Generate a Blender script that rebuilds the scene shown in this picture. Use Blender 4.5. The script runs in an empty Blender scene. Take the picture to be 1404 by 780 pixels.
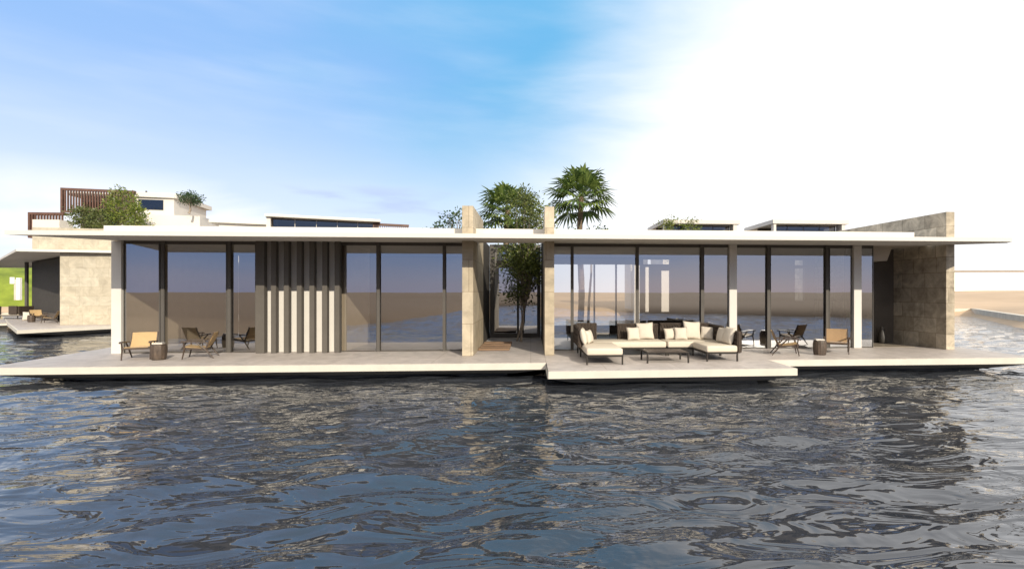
import bpy, bmesh, math, random
import numpy as np
from mathutils import Vector, Matrix, noise
R = math.radians
C = bpy.context.scene.collection
scn = bpy.context.scene

# ------------------------------------------------------------------ camera
YAW = R(3.8); EYE = 1.7
cam = bpy.data.cameras.new('camera'); camo = bpy.data.objects.new('camera', cam); C.objects.link(camo)
camo.location = (0, 0, EYE); camo.rotation_euler = (R(90), 0, -YAW)
cam.sensor_width = 36; cam.lens = 17.513; cam.shift_x = -0.0506; cam.shift_y = 0.0078
cam.clip_start = 0.05; cam.clip_end = 5000
scn.camera = camo

# ------------------------------------------------------------------ light
SUN = Vector((0.43, -1.0, 0.50)).normalized()
EL = math.asin(SUN.z); AZ = math.atan2(SUN.x, SUN.y)
sl = bpy.data.lights.new('sun', 'SUN'); sl.energy = 3.25; sl.angle = R(0.5); sl.color = (1.0, 0.90, 0.74)
so = bpy.data.objects.new('sun', sl); C.objects.link(so); so.rotation_euler = (-SUN).to_track_quat('-Z', 'Y').to_euler()
so.location = SUN * 60

w = bpy.data.worlds.new('World'); scn.world = w; w.use_nodes = True
nt = w.node_tree; N = nt.nodes; L = nt.links
for n in list(N): N.remove(n)
def wn(t, **k):
    n = N.new(t)
    for a, b in k.items(): setattr(n, a, b)
    return n
out = wn('ShaderNodeOutputWorld'); bg = wn('ShaderNodeBackground'); L.new(bg.outputs[0], out.inputs[0])
sky = wn('ShaderNodeTexSky', sky_type='NISHITA', sun_disc=False, sun_elevation=EL, sun_rotation=AZ,
         air_density=1.0, dust_density=0.6, ozone_density=2.2)
tc = wn('ShaderNodeTexCoord'); sep = wn('ShaderNodeSeparateXYZ'); L.new(tc.outputs['Generated'], sep.inputs[0])
def wm(op, a, b=None, c=None):
    n = wn('ShaderNodeMath', operation=op)
    for i, v in enumerate((a, b, c)):
        if v is None: continue
        if isinstance(v, (int, float)): n.inputs[i].default_value = v
        else: L.new(v, n.inputs[i])
    return n.outputs[0]
def wramp(v, a, b):
    n = wn('ShaderNodeMapRange', interpolation_type='SMOOTHSTEP'); n.inputs[1].default_value = a; n.inputs[2].default_value = b
    L.new(v, n.inputs[0]); return n.outputs[0]
mp = wn('ShaderNodeMapping'); mp.inputs['Scale'].default_value = (1.0, 1.0, 3.2); L.new(tc.outputs['Generated'], mp.inputs[0])
nz = wn('ShaderNodeTexNoise'); nz.inputs['Scale'].default_value = 1.6; nz.inputs['Detail'].default_value = 7; nz.inputs['Roughness'].default_value = 0.55
nz.inputs['Distortion'].default_value = 0.6
L.new(mp.outputs[0], nz.inputs['Vector'])
mp2 = wn('ShaderNodeMapping'); mp2.inputs['Scale'].default_value = (1.6, 1.6, 9.0); mp2.inputs['Location'].default_value = (3.1, 0.4, 0)
L.new(tc.outputs['Generated'], mp2.inputs[0])
nz2 = wn('ShaderNodeTexNoise'); nz2.inputs['Scale'].default_value = 2.0; nz2.inputs['Detail'].default_value = 6
L.new(mp2.outputs[0], nz2.inputs['Vector'])
# bright veil of cloud that fills the right-hand sky, soft wisps elsewhere, pale towards the horizon, blue-grey cloud bank towards the sun
def wmix(f, c1, c2):
    n = wn('ShaderNodeMix', data_type='RGBA'); 
    if isinstance(f, float): n.inputs[0].default_value = f
    else: L.new(f, n.inputs[0])
    for i, c in ((6, c1), (7, c2)):
        if isinstance(c, tuple): n.inputs[i].default_value = (*c, 1)
        else: L.new(c, n.inputs[i])
    return n.outputs[2]
front = wramp(sep.outputs[1], -0.25, 0.30)
base = wmix(0.86, sky.outputs[0], (2.75, 4.75, 8.3))
cyan = wm('MULTIPLY', wramp(wm('ADD', sep.outputs[0], wm('MULTIPLY', wm('SUBTRACT', nz.outputs[0], 0.5), 0.5)), -0.55, 0.05), 0.75)
base = wmix(cyan, base, (1.0, 4.1, 6.8))
veil = wm('ADD', sep.outputs[0], wm('MULTIPLY', sep.outputs[2], -0.42))
veil = wm('ADD', veil, wm('MULTIPLY', wm('SUBTRACT', nz.outputs[0], 0.5), 0.42))
veil = wm('MULTIPLY', wramp(veil, -0.22, 0.24), front)
puff = wm('ADD', wm('MULTIPLY', wm('ABSOLUTE', wm('ADD', sep.outputs[0], 0.60)), -1.0), wm('MULTIPLY', wm('SUBTRACT', nz.outputs[0], 0.5), 0.55))
puff = wm('MULTIPLY', wramp(puff, -0.34, 0.0), wramp(wm('MULTIPLY', sep.outputs[2], -1.0), -0.26, -0.10))
wisp = wm('MULTIPLY', wramp(nz2.outputs[0], 0.36, 0.90), 0.20)
low = wm('MULTIPLY', wramp(wm('MULTIPLY', sep.outputs[2], -1.0), -0.40, -0.02), 0.66)
low = wm('MAXIMUM', low, wm('MULTIPLY', puff, 0.96))
inv = lambda v: wm('SUBTRACT', 1.0, v)
fac = wm('SUBTRACT', 1.0, wm('MULTIPLY', inv(veil), wm('MULTIPLY', inv(wisp), inv(low))))
fsky = wmix(fac, base, (9.3, 9.3, 9.4))
smudge = wm('MULTIPLY', wramp(nz2.outputs[0], 0.47, 0.60), wm('MULTIPLY', wramp(wm('MULTIPLY', sep.outputs[2], -1.0), -0.22, -0.17), wm('MULTIPLY', wramp(wm('MULTIPLY', sep.outputs[0], -1.0), 0.02, 0.2), wramp(sep.outputs[0], -0.66, -0.52))))
fsky = wmix(wm('MULTIPLY', smudge, 0.75), fsky, (4.3, 5.2, 7.9))
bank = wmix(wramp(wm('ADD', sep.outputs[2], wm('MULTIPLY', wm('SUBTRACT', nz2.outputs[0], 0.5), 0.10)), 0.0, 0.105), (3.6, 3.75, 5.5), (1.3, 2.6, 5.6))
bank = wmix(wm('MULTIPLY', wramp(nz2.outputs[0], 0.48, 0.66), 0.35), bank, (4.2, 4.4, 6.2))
fill_haze = wmix(wramp(nz.outputs[0], 0.3, 0.7), (10.5, 9.7, 8.8), (14.5, 13.5, 12.4))  # bright warm haze added high behind the viewpoint to lift fill in shade
bsky = wmix(wramp(sep.outputs[2], 0.15, 0.34), wmix(0.86, sky.outputs[0], bank), fill_haze)
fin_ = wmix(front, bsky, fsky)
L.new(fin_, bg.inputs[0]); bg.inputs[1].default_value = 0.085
vs = scn.view_settings; vs.view_transform = 'Standard'; vs.look = 'None'; vs.exposure = 0.57; vs.gamma = 1; vs.use_curve_mapping = False
scn.cycles.max_bounces = 10; scn.cycles.transparent_max_bounces = 24; scn.cycles.caustics_reflective = False

# ------------------------------------------------------------------ materials
MATS = {}
def mat(name, col, rough=0.6, metal=0.0, var=0.0, vscale=3.0, bump=0.0, bscale=20.0, col2=None, spec=0.5, tree=None, stretch=None):
    m = bpy.data.materials.new(name); m.use_nodes = True; t = m.node_tree; b = t.nodes['Principled BSDF']
    b.inputs['Roughness'].default_value = rough; b.inputs['Metallic'].default_value = metal
    b.inputs['Base Color'].default_value = (*col, 1); b.inputs['Specular IOR Level'].default_value = spec
    tcn = t.nodes.new('ShaderNodeTexCoord'); vec = tcn.outputs['Object']
    if stretch:
        mpn = t.nodes.new('ShaderNodeMapping'); mpn.inputs['Scale'].default_value = stretch; t.links.new(vec, mpn.inputs[0]); vec = mpn.outputs[0]
    if var > 0 or col2:
        n = t.nodes.new('ShaderNodeTexNoise'); n.inputs['Scale'].default_value = vscale; n.inputs['Detail'].default_value = 6; n.inputs['Roughness'].default_value = 0.6
        t.links.new(vec, n.inputs['Vector'])
        r = t.nodes.new('ShaderNodeValToRGB'); t.links.new(n.outputs[0], r.inputs[0])
        c1 = [max(0, c * (1 - var)) for c in col]; c2 = col2 or [min(1, c * (1 + var)) for c in col]
        r.color_ramp.elements[0].position = 0.3; r.color_ramp.elements[1].position = 0.72
        r.color_ramp.elements[0].color = (*c1, 1); r.color_ramp.elements[1].color = (*c2, 1)
        t.links.new(r.outputs[0], b.inputs['Base Color'])
    if bump > 0:
        n = t.nodes.new('ShaderNodeTexNoise'); n.inputs['Scale'].default_value = bscale; n.inputs['Detail'].default_value = 5
        t.links.new(vec, n.inputs['Vector'])
        bp = t.nodes.new('ShaderNodeBump'); bp.inputs['Strength'].default_value = bump; bp.inputs['Distance'].default_value = 0.02
        t.links.new(n.outputs[0], bp.inputs['Height']); t.links.new(bp.outputs[0], b.inputs['Normal'])
    MATS[name] = m; return m

def blocks(name, c1, c2, mortar, bw, bh, msize, rough=0.7, floor=False, offset=0.5, grain=0.12, soft=0.1, bias=0.0):
    """stone or tile courses; walls use (x+y, z), floors (x, y)"""
    m = mat(name, c1, rough); t = m.node_tree; b = t.nodes['Principled BSDF']
    g = t.nodes.new('ShaderNodeTexCoord'); s = t.nodes.new('ShaderNodeSeparateXYZ'); t.links.new(g.outputs['Object'], s.inputs[0])
    cb = t.nodes.new('ShaderNodeCombineXYZ')
    if floor:
        t.links.new(s.outputs[0], cb.inputs[0]); t.links.new(s.outputs[1], cb.inputs[1])
    else:
        a = t.nodes.new('ShaderNodeMath'); t.links.new(s.outputs[0], a.inputs[0]); t.links.new(s.outputs[1], a.inputs[1])
        t.links.new(a.outputs[0], cb.inputs[0]); t.links.new(s.outputs[2], cb.inputs[1])
    br = t.nodes.new('ShaderNodeTexBrick'); br.offset = offset; br.offset_frequency = 2; br.squash = 0.7; br.squash_frequency = 3
    t.links.new(cb.outputs[0], br.inputs[0]); br.inputs['Scale'].default_value = 1.0
    br.inputs['Brick Width'].default_value = bw; br.inputs['Row Height'].default_value = bh
    br.inputs['Mortar Size'].default_value = msize; br.inputs['Mortar Smooth'].default_value = soft; br.inputs['Bias'].default_value = bias
    br.inputs['Color1'].default_value = (*c1, 1); br.inputs['Color2'].default_value = (*c2, 1); br.inputs['Mortar'].default_value = (*mortar, 1)
    n = t.nodes.new('ShaderNodeTexNoise'); n.inputs['Scale'].default_value = 2.3; n.inputs['Detail'].default_value = 8; n.inputs['Roughness'].default_value = 0.68
    n.inputs['Distortion'].default_value = 0.8
    t.links.new(g.outputs['Object'], n.inputs['Vector'])
    mr = t.nodes.new('ShaderNodeMapRange'); t.links.new(n.outputs[0], mr.inputs[0]); mr.inputs[1].default_value = 0.3; mr.inputs[2].default_value = 0.7
    mr.inputs[3].default_value = 1 - grain * 1.6; mr.inputs[4].default_value = 1 + grain
    mx = t.nodes.new('ShaderNodeMix'); mx.data_type = 'RGBA'; mx.blend_type = 'MULTIPLY'; mx.inputs[0].default_value = 1
    t.links.new(br.outputs[0], mx.inputs[6]); t.links.new(mr.outputs[0], mx.inputs[7]); t.links.new(mx.outputs[2], b.inputs['Base Color'])
    n2 = t.nodes.new('ShaderNodeTexNoise'); n2.inputs['Scale'].default_value = 24; n2.inputs['Detail'].default_value = 4; t.links.new(g.outputs['Object'], n2.inputs['Vector'])
    bp = t.nodes.new('ShaderNodeBump'); bp.inputs['Strength'].default_value = 0.25; bp.inputs['Distance'].default_value = 0.01
    t.links.new(n2.outputs[0], bp.inputs['Height']); t.links.new(bp.outputs[0], b.inputs['Normal'])
    return m

def leafmat(name, c1, c2, trans=0.25):
    m = bpy.data.materials.new(name); m.use_nodes = True; t = m.node_tree; b = t.nodes['Principled BSDF']
    g = t.nodes.new('ShaderNodeNewGeometry'); r = t.nodes.new('ShaderNodeValToRGB'); t.links.new(g.outputs['Random Per Island'], r.inputs[0])
    r.color_ramp.elements[0].color = (*c1, 1); r.color_ramp.elements[1].color = (*c2, 1)
    t.links.new(r.outputs[0], b.inputs['Base Color']); b.inputs['Roughness'].default_value = 0.45
    tr = t.nodes.new('ShaderNodeBsdfTranslucent'); t.links.new(r.outputs[0], tr.inputs[0])
    mx = t.nodes.new('ShaderNodeMixShader'); mx.inputs[0].default_value = trans
    t.links.new(b.outputs[0], mx.inputs[1]); t.links.new(tr.outputs[0], mx.inputs[2])
    t.links.new(mx.outputs[0], t.nodes['Material Output'].inputs[0]); MATS[name] = m; return m

def glassmat(name, refl, tint):
    m = bpy.data.materials.new(name); m.use_nodes = True; t = m.node_tree
    t.nodes.remove(t.nodes['Principled BSDF'])
    tr = t.nodes.new('ShaderNodeBsdfTransparent'); tr.inputs[0].default_value = (*tint, 1)
    gl = t.nodes.new('ShaderNodeBsdfGlossy'); gl.inputs[0].default_value = (0.93, 0.95, 1, 1); gl.inputs['Roughness'].default_value = 0.0
    lw = t.nodes.new('ShaderNodeLayerWeight'); lw.inputs[0].default_value = 0.25
    ma = t.nodes.new('ShaderNodeMath'); ma.operation = 'MULTIPLY_ADD'; t.links.new(lw.outputs['Fresnel'], ma.inputs[0]); ma.inputs[1].default_value = 0.6; ma.inputs[2].default_value = refl
    ma.use_clamp = True
    # faint unevenness of float glass
    n = t.nodes.new('ShaderNodeTexNoise'); n.inputs['Scale'].default_value = 0.7; n.inputs['Detail'].default_value = 1
    tcn = t.nodes.new('ShaderNodeTexCoord'); t.links.new(tcn.outputs['Object'], n.inputs['Vector'])
    bp = t.nodes.new('ShaderNodeBump'); bp.inputs['Strength'].default_value = 0.06; bp.inputs['Distance'].default_value = 0.02
    t.links.new(n.outputs[0], bp.inputs['Height']); t.links.new(bp.outputs[0], gl.inputs['Normal'])
    mx = t.nodes.new('ShaderNodeMixShader'); t.links.new(ma.outputs[0], mx.inputs[0])
    t.links.new(tr.outputs[0], mx.inputs[1]); t.links.new(gl.outputs[0], mx.inputs[2])
    t.links.new(mx.outputs[0], t.nodes['Material Output'].inputs[0]); MATS[name] = m; return m

mat('plaster', (0.63, 0.605, 0.56), 0.75, var=0.03, vscale=2, bump=0.06, bscale=40)
mat('plaster_warm', (0.50, 0.45, 0.38), 0.8, var=0.05, vscale=2)
mat('white_house', (0.62, 0.59, 0.54), 0.8, var=0.04, vscale=0.8)
blocks('travertine', (0.41, 0.345, 0.245), (0.47, 0.405, 0.30), (0.29, 0.235, 0.165), 1.15, 0.86, 0.010, grain=0.2)
blocks('travertine_blocks', (0.36, 0.305, 0.225), (0.57, 0.50, 0.385), (0.28, 0.235, 0.17), 0.80, 0.46, 0.010, grain=0.34)
blocks('travertine_pale', (0.45, 0.40, 0.305), (0.50, 0.455, 0.36), (0.40, 0.35, 0.26), 1.0, 0.5, 0.010, grain=0.18)
blocks('deck_tile', (0.455, 0.415, 0.385), (0.485, 0.44, 0.41), (0.33, 0.29, 0.255), 2.4, 1.25, 0.008, rough=0.55, floor=True, offset=0.0, grain=0.16)
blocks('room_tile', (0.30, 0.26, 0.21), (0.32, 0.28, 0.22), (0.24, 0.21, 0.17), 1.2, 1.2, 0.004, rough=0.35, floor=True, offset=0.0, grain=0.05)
mat('edge_concrete', (0.58, 0.545, 0.475), 0.7, var=0.06, vscale=3, bump=0.08, bscale=30)
mat('hull', (0.10, 0.095, 0.085), 0.8, var=0.3, vscale=2)
mat('dark_metal', (0.105, 0.097, 0.088), 0.6, var=0.06, spec=0.12)
mat('fin_metal', (0.115, 0.105, 0.092), 0.65, var=0.06, spec=0.1)
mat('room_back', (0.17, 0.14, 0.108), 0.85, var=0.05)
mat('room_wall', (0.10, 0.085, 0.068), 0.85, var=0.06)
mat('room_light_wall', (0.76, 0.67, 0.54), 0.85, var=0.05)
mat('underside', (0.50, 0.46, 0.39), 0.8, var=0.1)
mat('black_metal', (0.028, 0.024, 0.021), 0.55, spec=0.2)
mat('vase_dark', (0.055, 0.05, 0.045), 0.45, var=0.2)
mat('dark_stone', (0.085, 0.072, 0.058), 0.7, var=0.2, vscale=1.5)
mat('dark_wall', (0.065, 0.06, 0.055), 0.8, var=0.1, spec=0.15)
mat('wood_dark', (0.060, 0.040, 0.028), 0.45, var=0.35, vscale=6, stretch=(1, 1, 8))
mat('wood_step', (0.20, 0.125, 0.075), 0.6, var=0.3, vscale=4, stretch=(1, 9, 9))
mat('wood_louvre', (0.105, 0.052, 0.036), 0.6, var=0.3, vscale=3)
mat('tan_weave', (0.50, 0.35, 0.175), 0.75, var=0.14, vscale=45, bump=0.5, bscale=120)
mat('brown_weave', (0.36, 0.235, 0.125), 0.75, var=0.14, vscale=45, bump=0.5, bscale=120)
mat('rope_weave', (0.030, 0.022, 0.017), 0.8, var=0.5, vscale=38, bump=0.8, bscale=60, col2=(0.085, 0.06, 0.042))
mat('cream_fabric', (0.58, 0.52, 0.425), 0.9, var=0.04, vscale=5, bump=0.25, bscale=12)
mat('pillow_fabric', (0.56, 0.51, 0.43), 0.9, var=0.05, vscale=9, bump=0.3, bscale=14)
mat('drum_wood', (0.075, 0.053, 0.038), 0.6, var=0.5, vscale=7, stretch=(2, 2, 0.7))
mat('white_ceramic', (0.82, 0.80, 0.76), 0.3)
mat('grey_ceramic', (0.34, 0.31, 0.28), 0.5, var=0.15)
mat('bark', (0.27, 0.225, 0.18), 0.9, var=0.35, vscale=7, bump=0.6, bscale=18, stretch=(2, 2, 0.6))
mat('palm_bark', (0.16, 0.115, 0.075), 0.9, var=0.4, vscale=5, bump=0.8, bscale=10, stretch=(1, 1, 5))
mat('sand', (0.50, 0.365, 0.24), 0.95, var=0.14, vscale=0.12, bump=0.5, bscale=1.5)
mat('lawn', (0.15, 0.21, 0.018), 0.9, var=0.35, vscale=0.5, bump=0.6, bscale=6, col2=(0.25, 0.31, 0.03))
mat('quay_stone', (0.58, 0.53, 0.44), 0.85, var=0.15, vscale=1.2)
mat('sign_white', (0.82, 0.81, 0.79), 0.5)
leafmat('leaf_court', (0.028, 0.046, 0.012), (0.16, 0.19, 0.035), 0.28)
leafmat('leaf_bright', (0.07, 0.12, 0.02), (0.26, 0.29, 0.055), 0.35)
leafmat('leaf_olive', (0.06, 0.085, 0.022), (0.17, 0.195, 0.06), 0.3)
leafmat('leaf_dark', (0.018, 0.042, 0.014), (0.055, 0.10, 0.03), 0.2)
leafmat('leaf_palm', (0.045, 0.085, 0.02), (0.19, 0.25, 0.06), 0.35)
glassmat('glass', 0.37, (0.80, 0.78, 0.75))
glassmat('glass_far', 0.10, (0.35, 0.34, 0.33))
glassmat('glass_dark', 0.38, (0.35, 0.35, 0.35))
def watermat():
    m = bpy.data.materials.new('water'); m.use_nodes = True; t = m.node_tree; b = t.nodes['Principled BSDF']
    b.inputs['Base Color'].default_value = (0.034, 0.038, 0.046, 1); b.inputs['Roughness'].default_value = 0.03; b.inputs['IOR'].default_value = 1.58
    b.inputs['Specular IOR Level'].default_value = 0.7
    g = t.nodes.new('ShaderNodeTexCoord')
    m1 = t.nodes.new('ShaderNodeMapping'); m1.inputs['Rotation'].default_value = (0, 0, R(14)); m1.inputs['Scale'].default_value = (1.0, 2.1, 1)
    t.links.new(g.outputs['Object'], m1.inputs[0])
    n1 = t.nodes.new('ShaderNodeTexNoise'); n1.inputs['Scale'].default_value = 1.15; n1.inputs['Detail'].default_value = 2.6; n1.inputs['Distortion'].default_value = 0.9
    n1.inputs['Roughness'].default_value = 0.5
    t.links.new(m1.outputs[0], n1.inputs['Vector'])
    b1 = t.nodes.new('ShaderNodeBump'); b1.inputs['Strength'].default_value = 1.0; b1.inputs['Distance'].default_value = 0.088
    t.links.new(n1.outputs[0], b1.inputs['Height']); t.links.new(b1.outputs[0], b.inputs['Normal'])
    n2 = t.nodes.new('ShaderNodeTexNoise'); n2.inputs['Scale'].default_value = 6.5; n2.inputs['Detail'].default_value = 2; t.links.new(m1.outputs[0], n2.inputs['Vector'])
    n3 = t.nodes.new('ShaderNodeTexNoise'); n3.inputs['Scale'].default_value = 0.35; t.links.new(g.outputs['Object'], n3.inputs['Vector'])
    r3 = t.nodes.new('ShaderNodeMapRange'); t.links.new(n3.outputs[0], r3.inputs[0]); r3.inputs[1].default_value = 0.42; r3.inputs[2].default_value = 0.66
    b2 = t.nodes.new('ShaderNodeBump'); b2.inputs['Distance'].default_value = 0.015; t.links.new(r3.outputs[0], b2.inputs['Strength'])
    t.links.new(n2.outputs[0], b2.inputs['Height']); t.links.new(b1.outputs[0], b2.inputs['Normal']); t.links.new(b2.outputs[0], b.inputs['Normal'])
    MATS['water'] = m
watermat()

# ------------------------------------------------------------------ mesh helpers
def box(bm, x0, x1, y0, y1, z0, z1):
    v = [bm.verts.new(p) for p in ((x0,y0,z0),(x1,y0,z0),(x1,y1,z0),(x0,y1,z0),(x0,y0,z1),(x1,y0,z1),(x1,y1,z1),(x0,y1,z1))]
    for f in ((3,2,1,0),(4,5,6,7),(0,1,5,4),(1,2,6,5),(2,3,7,6),(3,0,4,7)): bm.faces.new([v[i] for i in f])
    return v
def loft(bm, rings, cap=True):
    """rings: lists of points of equal count, joined in order"""
    vs = [[bm.verts.new(p) for p in r] for r in rings]; n = len(vs[0])
    for a, b in zip(vs, vs[1:]):
        for i in range(n): bm.faces.new((a[i], a[(i+1) % n], b[(i+1) % n], b[i]))
    if cap: bm.faces.new(vs[0][::-1]); bm.faces.new(vs[-1])
    return vs
def prism(bm, poly, z0, z1):
    loft(bm, [[(x, y, z0) for x, y in poly], [(x, y, z1) for x, y in poly]])
def rbox(bm, x0, x1, y0, y1, z0, z1, r=0.03, seg=3):
    b2 = bmesh.new(); box(b2, x0, x1, y0, y1, z0, z1)
    bmesh.ops.bevel(b2, geom=list(b2.edges), offset=r, segments=seg, profile=0.5, affect='EDGES')
    me = bpy.data.meshes.new('tmp'); b2.to_mesh(me); b2.free(); bm.from_mesh(me); bpy.data.meshes.remove(me)
def tube(bm, pts, radii, n=8, cap=True):
    pts = [Vector(p) for p in pts]
    if isinstance(radii, (int, float)): radii = [radii] * len(pts)
    rings = []; up0 = Vector((0.13, 0.21, 0.97))
    for i, p in enumerate(pts):
        d = (pts[min(i+1, len(pts)-1)] - pts[max(i-1, 0)]).normalized()
        u = d.cross(up0)
        if u.length < 0.1: u = d.cross(Vector((1, 0, 0)))
        u.normalize(); v = d.cross(u).normalized()
        rings.append([p + (u * math.cos(2*math.pi*k/n) + v * math.sin(2*math.pi*k/n)) * radii[i] for k in range(n)])
    loft(bm, rings, cap)
def bar(bm, a, b, wx, wz):
    """rectangular bar from a to b"""
    a, b = Vector(a), Vector(b); d = (b - a).normalized(); up = Vector((0, 0, 1)) if abs(d.z) < 0.9 else Vector((0, 1, 0))
    u = d.cross(up).normalized(); v = u.cross(d).normalized()
    sq = ((-1,-1),(1,-1),(1,1),(-1,1))
    loft(bm, [[p + u * (sx * wx / 2) + v * (sz * wz / 2) for sx, sz in sq] for p in (a, b)])
def lathe(bm, prof, n=24, c=(0, 0)):
    loft(bm, [[(c[0] + r * math.cos(2*math.pi*k/n), c[1] + r * math.sin(2*math.pi*k/n), z) for k in range(n)] for r, z in prof])
def ring(bm, x0, x1, y0, y1, z0, z1, w, wt):
    o = ((x0, z0), (x1, z0), (x1, z1), (x0, z1)); i = ((x0 + w, z0 + w), (x1 - w, z0 + w), (x1 - w, z1 - wt), (x0 + w, z1 - wt))
    vs = [[bm.verts.new((x, y, z)) for x, z in l] for l, y in ((o, y0), (o, y1), (i, y1), (i, y0))]
    for a, b in zip(vs, vs[1:] + vs[:1]):
        for k in range(4): bm.faces.new((a[k], a[(k+1) % 4], b[(k+1) % 4], b[k]))
def obj(name, bm, m, parent=None, smooth=False, off=None):
    if off is not None: bmesh.ops.translate(bm, verts=bm.verts, vec=-Vector(off))
    bmesh.ops.recalc_face_normals(bm, faces=bm.faces)
    me = bpy.data.meshes.new(name); bm.to_mesh(me); bm.free()
    if smooth:
        for p in me.polygons: p.use_smooth = True
    me.materials.append(MATS[m]); o = bpy.data.objects.new(name, me); C.objects.link(o); o.parent = parent
    return o
def thing(name, label, cat, loc=(0, 0, 0), rz=0, group=None):
    o = bpy.data.objects.new(name, None); C.objects.link(o); o.location = loc; o.rotation_euler = (0, 0, rz); o.empty_display_size = 0.2
    tag(o, label, cat, group); return o
def tag(o, label, cat, group=None):
    o['label'] = label; o['category'] = cat
    if group: o['group'] = group
def struct(o, kind='structure'): o['kind'] = kind; return o
def dup(root, loc, rz, label):
    r = root.copy(); C.objects.link(r); r.location = loc; r.rotation_euler = (0, 0, rz); r['label'] = label
    for ch in list(root.children):
        c = ch.copy(); C.objects.link(c); c.parent = r
        for g in ch.children:
            d = g.copy(); C.objects.link(d); d.parent = c
    return r
def B(): return bmesh.new()
def one(f, *a, **k):
    bm = B(); f(bm, *a, **k); return bm
SA, CA = math.sin(YAW), math.cos(YAW)
def CW(r, d):          # (sideways, ahead) of the viewpoint -> ground coordinates
    return (r * CA + d * SA, -r * SA + d * CA)
def P(px, d, z=0.0):   # bearing of the photograph's column at a chosen distance
    x, y = CW((px - 773) / 683 * d, d); return (x, y, z)
def ZH(py, d): return EYE + (401 - py) * d / 683

# ------------------------------------------------------------------ ground sheet and water
WATER = -0.40
SHORE = [(-70,9),(-30,8.5),(-20,8),(-15,5.5),(-12.5,0),(-9.8,-7),(-8.5,-20),(-7,-42),(2,-44),(6,-30),(12,-21.5),(20,-14.5),(27,-10),(28,2),(24.5,14),
         (26.6,24.5),(33,33.5),(39.5,42.6),(34,42.5),(30,48),(10,46),(-8,40),(-20,48),(-44,50),(-70,44)]
def shore_sd(x, y):
    px = np.array([p[0] for p in SHORE]); py = np.array([p[1] for p in SHORE])
    d = np.full(x.shape, 1e9); ins = np.zeros(x.shape, bool)
    for i in range(len(px)):
        j = (i + 1) % len(px); ex, ey = px[j]-px[i], py[j]-py[i]
        t = np.clip(((x-px[i])*ex + (y-py[i])*ey) / (ex*ex + ey*ey), 0, 1)
        d = np.minimum(d, np.hypot(x - px[i] - t*ex, y - py[i] - t*ey))
        c = ((py[i] > y) != (py[j] > y)) & (x < (px[j]-px[i]) * (y - py[i]) / (ey if ey else 1e-9) + px[i]); ins ^= c
    return np.where(ins, -d, d)
def grid_mesh(name, xs, ys, zf, m):
    X, Y = np.meshgrid(xs, ys); Z = zf(X, Y); nx, ny = len(xs), len(ys)
    co = np.stack([X, Y, Z], -1).reshape(-1, 3).astype(np.float32)
    i = np.arange(nx - 1)[None, :] + nx * np.arange(ny - 1)[:, None]
    q = np.stack([i, i + 1, i + 1 + nx, i + nx], -1).reshape(-1, 4).astype(np.int32)
    me = bpy.data.meshes.new(name); me.vertices.add(len(co)); me.vertices.foreach_set('co', co.ravel())
    me.loops.add(q.size); me.loops.foreach_set('vertex_index', q.ravel()); me.polygons.add(len(q))
    me.polygons.foreach_set('loop_start', np.arange(0, q.size, 4, dtype=np.int32)); me.polygons.foreach_set('loop_total', np.full(len(q), 4, np.int32))
    me.polygons.foreach_set('use_smooth', np.ones(len(q), bool)); me.update(); me.validate()
    me.materials.append(MATS[m]); o = bpy.data.objects.new(name, me); C.objects.link(o); return o
def spread(lo, hi, step, far, n):
    core = np.arange(lo, hi + 1e-6, step); g = np.geomspace(step, far, n)
    return np.concatenate([(lo - g)[::-1], core, hi + g])
def gz(x, y):
    s = shore_sd(x, y)
    z = np.where(s < 0, np.maximum(-0.45 + 0.5 * s, -2.2), -0.45 + 0.62 * (1 - np.exp(-s / 1.1)) + 1.35 * (1 - np.exp(-np.maximum(s - 1, 0) / 22.0)))
    z = z + 0.7 * np.exp(-(((x - 75) / 28) ** 2 + ((y - 66) / 26) ** 2))
    und = 0.12 * np.sin(x * 0.21 + 1.3 * np.sin(y * 0.13)) * np.sin(y * 0.17 + 0.6) * np.clip(s / 12, 0, 1) * np.exp(-np.maximum(s, 0) / 90)
    return z + und
def earth():
    t = MATS['sand'].node_tree; b = t.nodes['Principled BSDF']; src = b.inputs['Base Color'].links[0].from_socket
    g = t.nodes.new('ShaderNodeTexCoord'); sp = t.nodes.new('ShaderNodeSeparateXYZ'); t.links.new(g.outputs['Object'], sp.inputs[0])
    n = t.nodes.new('ShaderNodeTexNoise'); n.inputs['Scale'].default_value = 0.08; n.inputs['Detail'].default_value = 5; t.links.new(g.outputs['Object'], n.inputs['Vector'])
    a = t.nodes.new('ShaderNodeMath'); a.operation = 'MULTIPLY_ADD'; t.links.new(n.outputs[0], a.inputs[0]); a.inputs[1].default_value = 14; t.links.new(sp.outputs[1], a.inputs[2])
    r = t.nodes.new('ShaderNodeMapRange'); t.links.new(a.outputs[0], r.inputs[0]); r.inputs[1].default_value = 8; r.inputs[2].default_value = 22
    m = t.nodes.new('ShaderNodeMix'); m.data_type = 'RGBA'; t.links.new(r.outputs[0], m.inputs[0]); m.inputs[6].default_value = (0.175, 0.112, 0.064, 1)
    t.links.new(src, m.inputs[7]); t.links.new(m.outputs[2], b.inputs['Base Color'])
earth()
struct(grid_mesh('ground', spread(-80, 80, 1.0, 2500, 26), spread(-60, 90, 1.0, 2500, 26), gz, 'sand'))
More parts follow.
